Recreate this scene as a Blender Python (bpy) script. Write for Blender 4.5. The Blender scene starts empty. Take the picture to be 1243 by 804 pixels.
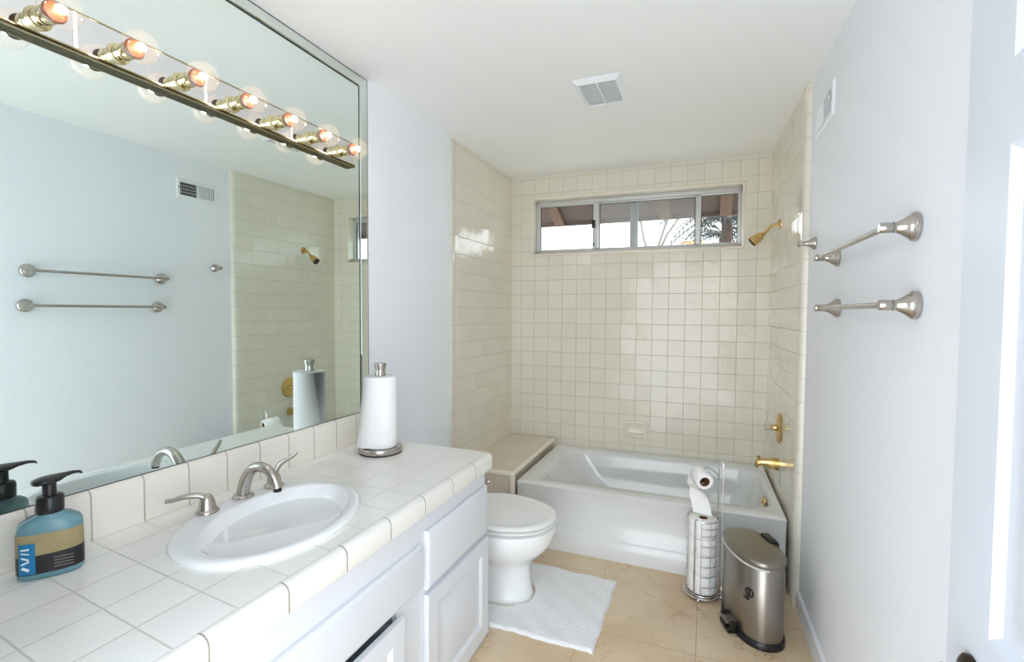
import bpy, bmesh, math, random
from mathutils import Vector, Matrix
random.seed(7)
PI = math.pi
SC = bpy.context.scene
COL = SC.collection

# ------------------------------------------------------------------ camera, world, exposure
FPX = 587.3036
YAW, PITCH, ROLL, CAMH = -0.3844, -0.0386, 0.0054, 1.3929
cam_d = bpy.data.cameras.new('camera'); cam = bpy.data.objects.new('camera', cam_d); COL.objects.link(cam)
cam_d.sensor_fit = 'HORIZONTAL'; cam_d.sensor_width = 36.0; cam_d.lens = 36.0*FPX/1243.0
cam_d.clip_start = 0.02; cam_d.clip_end = 200
fw = Vector((math.sin(YAW)*math.cos(PITCH), math.cos(YAW)*math.cos(PITCH), math.sin(PITCH)))
rr_ = Vector((math.cos(YAW), -math.sin(YAW), 0)); uu = rr_.cross(fw)
cr, sr = math.cos(ROLL), math.sin(ROLL)
rgt = cr*rr_+sr*uu; upv = -sr*rr_+cr*uu
M = Matrix((rgt, upv, -fw)).transposed().to_4x4(); M.translation = Vector((0, 0, CAMH))
cam.matrix_world = M
SC.camera = cam
SC.view_settings.view_transform = 'Standard'; SC.view_settings.look = 'None'
SC.view_settings.gamma = 1.0; SC.view_settings.use_curve_mapping = False
SC.view_settings.exposure = 0.98
try:
    SC.cycles.use_denoising = True
    SC.cycles.max_bounces = 16; SC.cycles.transparent_max_bounces = 24
    SC.cycles.glossy_bounces = 8; SC.cycles.diffuse_bounces = 12
    SC.cycles.sample_clamp_indirect = 6.0
    SC.cycles.caustics_reflective = False; SC.cycles.caustics_refractive = False
except Exception: pass
SKY = 2.3            # daylight strength
BULB = 105.0          # filament emission strength
SUN = 3.0
w = bpy.data.worlds.new('sky'); SC.world = w; w.use_nodes = True
nt = w.node_tree; nt.nodes.clear()
wo = nt.nodes.new('ShaderNodeOutputWorld'); bg = nt.nodes.new('ShaderNodeBackground')
tc = nt.nodes.new('ShaderNodeTexCoord'); sep = nt.nodes.new('ShaderNodeSeparateXYZ'); rp_ = nt.nodes.new('ShaderNodeValToRGB')
nt.links.new(tc.outputs['Generated'], sep.inputs[0]); nt.links.new(sep.outputs['Z'], rp_.inputs[0])
rp_.color_ramp.elements[0].position = 0.0; rp_.color_ramp.elements[0].color = (.93, 0.97, 1.0, 1)
rp_.color_ramp.elements[1].position = 0.6; rp_.color_ramp.elements[1].color = (0.78, 0.88, 1.0, 1)
nt.links.new(rp_.outputs[0], bg.inputs[0]); bg.inputs[1].default_value = SKY
nt.links.new(bg.outputs[0], wo.inputs[0])
sd = bpy.data.lights.new('sun', 'SUN'); sd.energy = SUN; sd.angle = 0.02; sd.color = (1, .95, .86)
so = bpy.data.objects.new('sun', sd); COL.objects.link(so)
so.rotation_euler = Vector((0.15, -0.75, -0.64)).to_track_quat('-Z', 'Y').to_euler()

# ------------------------------------------------------------------ dimensions of the room
L, D, R, H = -1.452, 3.5714, 0.3753, 2.44
SR, SB = 0.0241, 0.0222
def RT(y): return R + SR*(D-y)            # face of the tiled right wall
def RP(y): return RT(y) + 0.025           # face of the painted right wall
def BY(x): return D + SB*(x-L)            # face of the tiled back wall
ARZ = math.atan(SR); ABZ = math.atan(SB)
Y0 = 0.20                                 # doorway wall
TILE = 0.1109; ROW0 = 0.1307; COL0 = 0.0833
ZT, YT, BX, ZB = 0.378, 2.6886, -1.062, 0.430

# ------------------------------------------------------------------ helpers: materials
def lin(c):
    return tuple((v/255/12.92) if v/255 <= .04045 else ((v/255+.055)/1.055)**2.4 for v in c)
class NT:
    def __init__(s, name):
        s.m = bpy.data.materials.new(name); s.m.use_nodes = True
        s.t = s.m.node_tree; s.n = s.t.nodes; s.l = s.t.links
        s.b = s.n['Principled BSDF']; s.out = s.n['Material Output']
    def new(s, ty, **kw):
        n = s.n.new(ty)
        for k, v in kw.items(): setattr(n, k, v)
        return n
    def math(s, op, a, b=None, c=None):
        n = s.n.new('ShaderNodeMath'); n.operation = op
        for i, v in enumerate((a, b, c)):
            if v is None: continue
            if isinstance(v, (int, float)): n.inputs[i].default_value = v
            else: s.l.new(v, n.inputs[i])
        return n.outputs[0]
    def mix(s, f, a, b):
        n = s.n.new('ShaderNodeMix'); n.data_type = 'RGBA'
        for i, v in ((0, f), (6, a), (7, b)):
            if isinstance(v, (int, float)): n.inputs[i].default_value = v
            elif isinstance(v, tuple): n.inputs[i].default_value = (*v[:3], 1)
            else: s.l.new(v, n.inputs[i])
        return n.outputs[2]
    def coord(s):
        return s.n.new('ShaderNodeTexCoord').outputs['Object']
    def noise(s, scale, detail=2, vec=None, rough=.5, dist=0):
        n = s.n.new('ShaderNodeTexNoise'); n.inputs['Scale'].default_value = scale; n.inputs['Detail'].default_value = detail
        n.inputs['Roughness'].default_value = rough; n.inputs['Distortion'].default_value = dist
        s.l.new(vec if vec is not None else s.coord(), n.inputs['Vector'])
        return n.outputs[0]
    def bump(s, h, dist=1.0, strength=1.0):
        n = s.n.new('ShaderNodeBump'); n.inputs['Distance'].default_value = dist; n.inputs['Strength'].default_value = strength
        s.l.new(h, n.inputs['Height']); s.l.new(n.outputs[0], s.b.inputs['Normal']); return n

def pmat(name, rgb, rough=.5, metal=0., var=.03, nscale=8, bump=0., bscale=60, coat=0., spec=None, stretch=None):
    k = NT(name); c = lin(rgb)
    vec = None
    if stretch:
        mp = k.new('ShaderNodeMapping'); mp.inputs['Scale'].default_value = stretch; k.l.new(k.coord(), mp.inputs[0]); vec = mp.outputs[0]
    n = k.noise(nscale, 3, vec)
    col = k.mix(n, tuple(max(0, v*(1-var)) for v in c), tuple(min(1, v*(1+var)) for v in c))
    k.l.new(col, k.b.inputs['Base Color'])
    k.b.inputs['Roughness'].default_value = rough; k.b.inputs['Metallic'].default_value = metal
    if coat: k.b.inputs['Coat Weight'].default_value = coat; k.b.inputs['Coat Roughness'].default_value = .03
    if spec is not None: k.b.inputs['Specular IOR Level'].default_value = spec
    if bump: k.bump(k.noise(bscale, 3, vec), bump)
    return k.m

def tile_mat(name, rgb, grout, axes, rough=.12, wave=.0017, wscale=26, tilt=.06, gw=.0024, grough=.6, gdepth=.0006, var=.02):
    """axes: list of (vector, offset, spacing[, visibility])"""
    k = NT(name); P = k.coord()
    mask = None; cells = []; fr = []
    for ax in axes:
        vec, off, sp = ax[:3]; vis = ax[3] if len(ax) > 3 else 1.0
        d = k.new('ShaderNodeVectorMath', operation='DOT_PRODUCT'); k.l.new(P, d.inputs[0]); d.inputs[1].default_value = vec
        u = k.math('DIVIDE', k.math('SUBTRACT', d.outputs['Value'], off), sp)
        cell = k.math('FLOOR', u); f = k.math('SUBTRACT', u, cell)
        dist = k.math('MULTIPLY', k.math('SUBTRACT', .5, k.math('ABSOLUTE', k.math('SUBTRACT', f, .5))), sp)
        mr = k.new('ShaderNodeMapRange'); mr.interpolation_type = 'SMOOTHSTEP'
        mr.inputs[1].default_value = gw*.35; mr.inputs[2].default_value = gw*.85; mr.inputs[3].default_value = vis; mr.inputs[4].default_value = 0
        k.l.new(dist, mr.inputs[0]); m = mr.outputs[0]
        mask = m if mask is None else k.math('MAXIMUM', mask, m)
        cells.append(cell); fr.append(k.math('MULTIPLY', k.math('SUBTRACT', f, .5), sp))
    cx = k.new('ShaderNodeCombineXYZ')
    for i, c in enumerate(cells[:3]): k.l.new(c, cx.inputs[i])
    wn = k.new('ShaderNodeTexWhiteNoise', noise_dimensions='3D'); k.l.new(cx.outputs[0], wn.inputs['Vector'])
    sx = k.new('ShaderNodeSeparateColor'); k.l.new(wn.outputs['Color'], sx.inputs[0])
    c = lin(rgb)
    col = k.mix(sx.outputs[2], tuple(v*(1-var) for v in c), tuple(min(1, v*(1+var)) for v in c))
    col = k.mix(mask, col, lin(grout))
    k.l.new(col, k.b.inputs['Base Color'])
    k.l.new(k.math('ADD', k.math('MULTIPLY', mask, grough-rough), rough), k.b.inputs['Roughness'])
    h = k.math('MULTIPLY', mask, -gdepth)
    if wave:
        off = k.new('ShaderNodeVectorMath', operation='MULTIPLY_ADD'); k.l.new(cx.outputs[0], off.inputs[0]); off.inputs[1].default_value = (.37, .53, .71); k.l.new(P, off.inputs[2])
        h = k.math('ADD', h, k.math('MULTIPLY', k.noise(wscale, 1.5, off.outputs[0]), wave))
    if tilt:
        for i, f in enumerate(fr[:2]):
            h = k.math('ADD', h, k.math('MULTIPLY', k.math('MULTIPLY', k.math('SUBTRACT', sx.outputs[i], .5), f), tilt))
    k.bump(h, 1.0)
    return k.m

def metal_brushed(name, rgb, rough=.28, stretch=(1, 1, 60), bump=.00004):
    k = NT(name); c = lin(rgb)
    mp = k.new('ShaderNodeMapping'); mp.inputs['Scale'].default_value = stretch; k.l.new(k.coord(), mp.inputs[0])
    n = k.noise(14, 3, mp.outputs[0])
    k.l.new(k.mix(n, tuple(v*.96 for v in c), tuple(min(1, v*1.03) for v in c)), k.b.inputs['Base Color'])
    k.b.inputs['Metallic'].default_value = 1; k.l.new(k.math('ADD', k.math('MULTIPLY', n, .06), rough-.03), k.b.inputs['Roughness'])
    return k.m

def glass_mat(name, tint=(1, 1, 1), haze=0., refl=.35, hazecol=(.9, .92, .95)):
    k = NT(name); k.n.remove(k.b)
    tr = k.new('ShaderNodeBsdfTransparent'); tr.inputs[0].default_value = (*tint, 1)
    gl = k.new('ShaderNodeBsdfGlossy'); gl.inputs['Roughness'].default_value = .02
    lw = k.new('ShaderNodeLayerWeight'); lw.inputs[0].default_value = refl
    ge = k.new('ShaderNodeNewGeometry'); fac = k.math('MULTIPLY', lw.outputs['Fresnel'], k.math('SUBTRACT', 1.0, ge.outputs['Backfacing']))
    mx = k.new('ShaderNodeMixShader'); k.l.new(fac, mx.inputs[0]); k.l.new(tr.outputs[0], mx.inputs[1]); k.l.new(gl.outputs[0], mx.inputs[2])
    last = mx
    if haze:
        tl = k.new('ShaderNodeBsdfTranslucent'); tl.inputs[0].default_value = (*hazecol, 1)
        df = k.new('ShaderNodeBsdfDiffuse'); df.inputs[0].default_value = (*hazecol, 1)
        ad = k.new('ShaderNodeMixShader'); ad.inputs[0].default_value = .5; k.l.new(tl.outputs[0], ad.inputs[1]); k.l.new(df.outputs[0], ad.inputs[2])
        n = k.noise(3, 2)
        m2 = k.new('ShaderNodeMixShader'); k.l.new(k.math('MULTIPLY', n, haze*2), m2.inputs[0]); k.l.new(mx.outputs[0], m2.inputs[1]); k.l.new(ad.outputs[0], m2.inputs[2]); last = m2
    k.l.new(last.outputs[0], k.out.inputs[0])
    return k.m

def emit_mat(name, rgb, strength):
    k = NT(name); k.n.remove(k.b)
    e = k.new('ShaderNodeEmission'); e.inputs[0].default_value = (*rgb, 1); e.inputs[1].default_value = strength
    k.l.new(e.outputs[0], k.out.inputs[0]); return k.m

def marble_mat(name):
    k = NT(name); P = k.coord()
    base = k.noise(2.2, 5, P, .55, .4)
    r = k.new('ShaderNodeValToRGB'); k.l.new(base, r.inputs[0])
    r.color_ramp.elements[0].position = .3; r.color_ramp.elements[0].color = (*lin((206, 180, 144)), 1)
    r.color_ramp.elements[1].position = .72; r.color_ramp.elements[1].color = (*lin((226, 206, 176)), 1)
    # thin wandering veins
    def vein(scale, dist, wid, seed):
        mp = k.new('ShaderNodeMapping'); mp.inputs['Location'].default_value = (seed, seed*.7, 0); k.l.new(P, mp.inputs[0])
        n = k.noise(scale, 5, mp.outputs[0], .6, dist)
        a = k.math('ABSOLUTE', k.math('SUBTRACT', n, .5))
        mr = k.new('ShaderNodeMapRange'); mr.inputs[1].default_value = 0; mr.inputs[2].default_value = wid; mr.inputs[3].default_value = 1; mr.inputs[4].default_value = 0
        k.l.new(a, mr.inputs[0])
        br = k.noise(5, 2, mp.outputs[0]); g = k.new('ShaderNodeMapRange'); g.inputs[1].default_value = .48; g.inputs[2].default_value = .66; k.l.new(br, g.inputs[0])
        return k.math('MULTIPLY', mr.outputs[0], g.outputs[0])
    v = k.math('MAXIMUM', vein(2.6, 1.2, .012, 3.1), k.math('MULTIPLY', vein(6, 1.6, .016, 8.7), .8))
    col = k.mix(k.math('MULTIPLY', v, .75), r.outputs[0], lin((160, 112, 68)))
    pale = k.noise(9, 4, P, .6, 1.0); g = k.new('ShaderNodeMapRange'); g.inputs[1].default_value = .6; g.inputs[2].default_value = .75; k.l.new(pale, g.inputs[0])
    col = k.mix(k.math('MULTIPLY', g.outputs[0], .35), col, lin((244, 230, 205)))
    mask = None
    for vec, off in (((1, 0, 0), -.02), ((0, 1, 0), 2.06)):
        d = k.new('ShaderNodeVectorMath', operation='DOT_PRODUCT'); k.l.new(P, d.inputs[0]); d.inputs[1].default_value = vec
        u = k.math('DIVIDE', k.math('SUBTRACT', d.outputs['Value'], off), .465); f = k.math('FRACT', u)
        ds = k.math('MULTIPLY', k.math('SUBTRACT', .5, k.math('ABSOLUTE', k.math('SUBTRACT', f, .5))), .465)
        mm = k.math('LESS_THAN', ds, .0012); mask = mm if mask is None else k.math('MAXIMUM', mask, mm)
    col = k.mix(k.math('MULTIPLY', mask, .7), col, lin((150, 122, 88)))
    k.l.new(col, k.b.inputs['Base Color']); k.b.inputs['Roughness'].default_value = .28
    k.bump(k.math('MULTIPLY', mask, -.0008), 1.0)
    return k.m

MT = {}
MT['wall'] = pmat('wall_paint', (237, 241, 247), .55, var=.008, nscale=3, bump=.0009, bscale=90)
MT['ceil'] = pmat('ceiling_paint', (241, 242, 241), .7, var=.008, nscale=3, bump=.0006, bscale=110)
MT['door'] = pmat('door_paint', (206, 212, 221), .35, var=.006)
MT['trim'] = pmat('white_trim_paint', (234, 237, 240), .35, var=.006)
MT['cab'] = pmat('cabinet_paint', (219, 222, 228), .32, var=.006)
MT['dark'] = pmat('duct_shade', (18, 18, 18), .8)  # near-black colour for the shade inside the wall vent
TC, GC = (228, 223, 209), (196, 189, 173)
MT['tile_back'] = tile_mat('cream_wall_tile', TC, GC, [((1, 0, 0), COL0, TILE), ((0, 0, 1), H-ROW0, TILE)])
MT['tile_side'] = tile_mat('cream_wall_tile_side', TC, GC, [((0, 0, 1), H-ROW0, TILE), ((0, 1, 0), .03, TILE, .35)])
MT['tile_ceram'] = pmat('cream_ceramic_trim', (232, 224, 209), .12, var=.015, nscale=12, bump=.0004, bscale=20)
MT['tile_bull'] = tile_mat('cream_bullnose', (228, 223, 210), GC, [((0, 0, 1), H-ROW0, TILE)], wave=.0002, tilt=.004)
MT['tile_bench'] = tile_mat('cream_bench_tile', (218, 208, 190), (178, 165, 145), [((1, 0, 0), BX-L-.03, TILE), ((0, 1, 0), .03, TILE, .4), ], tilt=.004, wave=.0002)
CT, CG = (241, 240, 235), (208, 205, 197)
MT['counter'] = tile_mat('ivory_counter_tile', CT, CG, [((1, 0, 0), -.845, .1215), ((.094, 1, 0), .718-.094*1.452, .125)], wave=.00015, tilt=.003, gw=.0030, rough=.14, gdepth=.0005)
MT['counter_edge'] = tile_mat('ivory_counter_cap', (235, 233, 227), (160, 152, 138), [((0, 1, 0), .759-.179*3, .179)], wave=.00015, tilt=0, gw=.0034, rough=.14)
MT['splash'] = tile_mat('ivory_backsplash_tile', (234, 229, 219), (180, 173, 160), [((0, 1, 0), .718, .1245)], wave=.0002, tilt=.003, gw=.0034, rough=.14)
MT['floor'] = marble_mat('beige_marble_floor')
MT['porc'] = pmat('white_porcelain', (240, 242, 243), .08, var=.004, coat=.5)
MT['tub'] = pmat('white_enamel', (222, 224, 224), .12, var=.004, coat=.4)
MT['seat'] = pmat('white_plastic_seat', (240, 241, 240), .18, var=.004)
MT['nickel'] = pmat('brushed_nickel', (184, 178, 170), .26, 1, var=.02, nscale=20)
MT['chrome'] = pmat('chrome', (215, 215, 215), .08, 1, var=.01)
MT['brass'] = pmat('polished_brass', (216, 184, 120), .16, 1, var=.02)
MT['pbrass'] = pmat('pale_brass', (226, 214, 170), .10, 1, var=.02)
MT['rail'] = pmat('antique_brass_rail', (176, 164, 124), .22, 1, var=.02)
MT['bronze'] = pmat('dark_bronze', (70, 58, 48), .35, .9)
MT['steel'] = metal_brushed('brushed_stainless_steel', (158, 152, 145), .30, (40, 40, .6))
MT['steel_lid'] = metal_brushed('brushed_stainless_lid', (150, 144, 134), .32, (2, 40, 2))
MT['alu'] = pmat('aluminium_frame', (208, 209, 208), .38, .25, var=.02)
MT['black'] = pmat('black_plastic', (18, 18, 20), .3, var=.05)
MT['rubber'] = pmat('dark_rubber', (38, 36, 36), .6)
MT['paper'] = pmat('white_paper', (246, 246, 246), .9, var=.01, nscale=40, bump=.0008, bscale=160)
MT['card'] = pmat('brown_cardboard', (122, 84, 52), .9, var=.1, nscale=60)
MT['mat'] = pmat('white_cotton_pile', (243, 243, 244), .95, var=.04, nscale=60, bump=.004, bscale=170)
MT['mirror'] = pmat('mirror_silver', (238, 250, 247), .0, 1, var=.002)
MT['mirror_edge'] = pmat('mirror_bevel_strip', (226, 236, 232), .02, 1, var=.002)
MT['plate'] = pmat('mirror_plate', (236, 238, 238), .02, 1, var=.002)
MT['seam'] = pmat('mirror_dark_edge', (22, 40, 38), .3)
MT['liner'] = pmat('white_plastic_bag', (236, 236, 236), .45)
MT['crystal'] = glass_mat('clear_acrylic', (.93, .95, .97), .12, .5)
MT['pane'] = glass_mat('window_glass', (.96, .98, .98), 0, .25)
MT['pane_hazy'] = glass_mat('dusty_glare_window_glass', (.9, .92, .93), .13, .3)  # haze mixed into the pane for room reflections and sun glare on dirt
MT['bulbglass'] = glass_mat('bulb_glass', (1, .985, .97), .022, .45, (1, .72, .52))  # peach haze in the clear glass paints the glow round the filament
MT['filament'] = emit_mat('glowing_filament', (1, .975, .96), BULB)
MT['stem'] = pmat('stem_brass_reflection', (92, 40, 10), .45, .0, var=.3, nscale=120)  # orange put into the stem colour for the brass socket's reflected glow
MT['soapglass'] = glass_mat('clear_bottle_plastic', (.86, .95, .95), .05, .4)
MT['soap'] = pmat('pale_blue_soap', (104, 146, 156), .25, var=.06)
MT['label_tan'] = pmat('tan_label', (158, 142, 102), .5, var=.18, nscale=30)
MT['label_black'] = pmat('black_label', (26, 24, 26), .4)
MT['label_blue'] = pmat('blue_label', (24, 120, 168), .4, var=.08)
MT['ink'] = pmat('white_ink', (225, 236, 240), .5)
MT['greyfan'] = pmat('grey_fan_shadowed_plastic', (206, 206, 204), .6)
MT['grayink'] = pmat('grey_ink', (120, 118, 118), .5)
MT['stucco'] = pmat('eave_timber', (72, 58, 53), .8, var=.15, nscale=6)
MT['rafter'] = pmat('rafter_timber', (84, 63, 52), .8, var=.15, nscale=6)
MT['bark'] = pmat('palm_bark', (76, 58, 48), .9, var=.25, nscale=20, bump=.02, bscale=15)
MT['frond'] = pmat('palm_frond', (34, 40, 30), .7, var=.3, nscale=10)
MT['gold'] = pmat('golden_leaf', (214, 176, 92), .8, var=.2, nscale=10)
MT['twig'] = pmat('bare_twig', (120, 110, 98), .9, var=.1)
MT['ground'] = pmat('dry_ground', (170, 165, 150), .9)

# ------------------------------------------------------------------ helpers: mesh
def obj(name, bm, mat, parent=None, smooth=True, ang=35, normals=True):
    if normals: bmesh.ops.recalc_face_normals(bm, faces=bm.faces[:])
    me = bpy.data.meshes.new(name); bm.to_mesh(me); bm.free()
    me.materials.append(MT[mat] if isinstance(mat, str) else mat)
    if smooth:
        me.shade_smooth(); me.set_sharp_from_angle(angle=math.radians(ang))
    o = bpy.data.objects.new(name, me); COL.objects.link(o)
    if parent: o.parent = parent
    return o
def tag(o, label=None, cat=None, group=None, kind=None):
    if label: o['label'] = label
    if cat: o['category'] = cat
    if group: o['group'] = group
    if kind: o['kind'] = kind
    return o
def thing(name, label, cat, loc=(0, 0, 0), rz=0, group=None, kind=None):
    o = bpy.data.objects.new(name, None); COL.objects.link(o); o.empty_display_size = .05
    o.location = loc; o.rotation_euler = (0, 0, rz); return tag(o, label, cat, group, kind)
def struct(name, bm, mat, loc=(0, 0, 0), rz=0, parent=None, **kw):
    o = obj(name, bm, mat, parent, **kw); o.location = loc; o.rotation_euler = (0, 0, rz)
    if not parent: o['kind'] = 'structure'
    return o
def dup(root, loc, rz=None, label=None):
    r = root.copy(); COL.objects.link(r); r.location = loc
    if rz is not None: r.rotation_euler = (0, 0, rz)
    if label: r['label'] = label
    for ch in list(root.children):
        c = ch.copy(); COL.objects.link(c); c.parent = r
        for g in ch.children:
            d = g.copy(); COL.objects.link(d); d.parent = c
    return r
def B(): return bmesh.new()
def box(bm, x0, x1, y0, y1, z0, z1, bev=0., seg=2, M=None):
    t = bmesh.new()
    v = [t.verts.new((x, y, z)) for x in (x0, x1) for y in (y0, y1) for z in (z0, z1)]
    for f in ((0, 1, 3, 2), (4, 6, 7, 5), (0, 4, 5, 1), (2, 3, 7, 6), (0, 2, 6, 4), (1, 5, 7, 3)): t.faces.new([v[i] for i in f])
    if bev: bmesh.ops.bevel(t, geom=t.edges[:], offset=bev, segments=seg, affect='EDGES', profile=.5)
    if M: t.transform(M)
    join(bm, t)
def join(bm, t):
    me = bpy.data.meshes.new('tmp'); bmesh.ops.recalc_face_normals(t, faces=t.faces[:]); t.to_mesh(me); t.free(); bm.from_mesh(me); bpy.data.meshes.remove(me)
def loft(bm, loops, cap0=True, cap1=True, closed=True):
    vs = [[bm.verts.new(p) for p in lp] for lp in loops]
    n = len(vs[0])
    for a, b in zip(vs, vs[1:]):
        for i in range(n if closed else n-1):
            j = (i+1) % n
            try: bm.faces.new((a[i], a[j], b[j], b[i]))
            except ValueError: pass
    if cap0: bm.faces.new(vs[0][::-1])
    if cap1: bm.faces.new(vs[-1])
    return vs
def lathe(bm, prof, seg=32, M=None, cap=True):
    """profile of (radius, height) round local Z"""
    t = bmesh.new()
    loops = [[(max(r, .0002)*math.cos(2*PI*i/seg), max(r, .0002)*math.sin(2*PI*i/seg), h) for i in range(seg)] for r, h in prof]
    loft(t, loops, cap, cap)
    if M: t.transform(M)
    join(bm, t)
def tube(bm, pts, r, seg=10, closed=False, flat=None, caps=True):
    P = [Vector(p) for p in pts]; n = len(P)
    rs = r if isinstance(r, (list, tuple)) else [r]*n
    tans = []
    for i in range(n):
        if closed: a, b = P[(i-1) % n], P[(i+1) % n]
        else: a, b = P[max(i-1, 0)], P[min(i+1, n-1)]
        tans.append((b-a).normalized())
    ref = Vector((0, 0, 1)) if abs(tans[0].z) < .9 else Vector((1, 0, 0))
    nx = (ref-tans[0]*ref.dot(tans[0])).normalized(); loops = []
    for i in range(n):
        nx = (nx-tans[i]*nx.dot(tans[i])).normalized(); ny = tans[i].cross(nx)
        fl = flat or 1
        loops.append([P[i]+rs[i]*(nx*math.cos(2*PI*k/seg)*fl+ny*math.sin(2*PI*k/seg)) for k in range(seg)])
    if closed: loops.append(loops[0])
    t = bmesh.new(); loft(t, loops, caps and not closed, caps and not closed)
    if closed: bmesh.ops.remove_doubles(t, verts=t.verts[:], dist=1e-6)
    join(bm, t)
def smooth_path(pts, k=6):
    P = [Vector(p) for p in pts]; out = []
    for i in range(len(P)-1):
        p0, p1, p2, p3 = P[max(i-1, 0)], P[i], P[i+1], P[min(i+2, len(P)-1)]
        for j in range(k):
            t = j/k
            out.append(.5*((2*p1)+(-p0+p2)*t+(2*p0-5*p1+4*p2-p3)*t*t+(-p0+3*p1-3*p2+p3)*t**3))
    out.append(P[-1]); return out
def rrect(x0, x1, y0, y1, r, z, k=6):
    out = []
    for cx, cy, a in ((x1-r, y1-r, 0), (x0+r, y1-r, PI/2), (x0+r, y0+r, PI), (x1-r, y0+r, 1.5*PI)):
        for i in range(k+1):
            t = a+PI/2*i/k; out.append((cx+r*math.cos(t), cy+r*math.sin(t), z))
    return out
def sell(a, b, n, z, seg=48, cx=0, cy=0):
    out = []
    for i in range(seg):
        t = 2*PI*i/seg; c, s = math.cos(t), math.sin(t)
        out.append((cx+a*math.copysign(abs(c)**(2/n), c), cy+b*math.copysign(abs(s)**(2/n), s), z))
    return out
def RX(deg): return Matrix.Rotation(math.radians(deg), 4, 'X')
def RY(deg): return Matrix.Rotation(math.radians(deg), 4, 'Y')
def RZ(deg): return Matrix.Rotation(math.radians(deg), 4, 'Z')
def TR(x, y, z): return Matrix.Translation((x, y, z))

# ------------------------------------------------------------------ room shell
bm = B(); box(bm, L-.12, .75, Y0-.12, 3.8, -.06, 0); struct('floor', bm, 'floor', smooth=False)
bm = B(); box(bm, L-.12, .75, Y0-.12, 3.72, H, H+.08); struct('ceiling', bm, 'ceil', smooth=False)
bm = B(); box(bm, L-.12, L, Y0-.12, 3.72, 0, H); struct('wall_left', bm, 'wall', smooth=False)
# right wall in its own frame: local +Y runs along the wall, local -X faces the room
def right(y, off=0, z=0):
    d = math.hypot(1, SR); return (RP(y)+off/d, y+off*SR/d, z)
bm = B(); box(bm, 0, .12, -2.5, 1.2, 0, H); struct('wall_right', bm, 'wall', right(2.6), ARZ, smooth=False)
bm = B(); box(bm, -.025, -.0005, .0, 1.05, 0, H-.001); struct('wall_right_alcove', bm, 'tile_side', right(2.61), ARZ, smooth=False)
bm = B()
prof = [(-.0005, -.03), (-.012, -.029), (-.021, -.024), (-.026, -.013), (-.0275, 0), (-.0275, .03)]
loops = [[(x, y, z) for x, y in prof+[(-.0005, .03)]] for z in (0, H-.001)]
loft(bm, loops); struct('trim_1', bm, 'tile_bull', right(2.61), ARZ, ang=60)
bm = B(); box(bm, L, L+.004, 2.60, BY(L), 0, H-.001); struct('wall_left_alcove', bm, 'tile_side', smooth=False)
bm = B(); box(bm, L, L+.008, 2.585, 2.635, 0, H-.001, .0035); struct('trim_2', bm, 'tile_bull')
# back wall with window opening
HX0, HX1, HZ0, HZ1 = .182, 1.652, 1.848, 2.262
bm = B()
for a in ((-.1, HX0, 0, H), (HX1, 2.1, 0, H), (HX0, HX1, 0, HZ0), (HX0, HX1, HZ1, H)): box(bm, a[0], a[1], 0, .13, a[2], a[3])
struct('wall_back', bm, 'tile_back', (L, BY(L), 0), ABZ, smooth=False)
bm = B()   # ceramic border round the opening
for a in ((HX0-.02, HX0, HZ0-.02, HZ1+.02), (HX1, HX1+.02, HZ0-.02, HZ1+.02), (HX0-.02, HX1+.02, HZ0-.02, HZ0), (HX0-.02, HX1+.02, HZ1, HZ1+.02)):
    box(bm, a[0], a[1], -.006, .002, a[2], a[3], .003)
struct('trim_3', bm, 'tile_ceram', (L, BY(L), 0), ABZ)
# wall with the doorway the camera stands in
bm = B(); DW0, DW1 = -.80, .42
for a in ((L-.12, DW0, 0, H), (DW1, .75, 0, H), (DW0, DW1, 2.05, H)): box(bm, a[0], a[1], Y0-.12, Y0, a[2], a[3])
struct('wall_front', bm, 'wall', smooth=False)
bm = B()
for x0, x1, z0, z1 in ((DW0-.06, DW0, 0, 2.11), (DW0-.06, DW1+.005, 2.05, 2.11)): box(bm, x0, x1, Y0, Y0+.014, z0, z1, .004)
struct('trim_4', bm, 'trim')
bm = B(); prof = [(0, 0), (-.014, 0), (-.014, .07), (-.011, .083), (-.004, .09), (0, .09)]
loft(bm, [[(x, y, z) for x, z in prof] for y in (-2.36, -.032)]); struct('baseboard_right', bm, 'trim', right(2.61), ARZ, ang=30)

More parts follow.
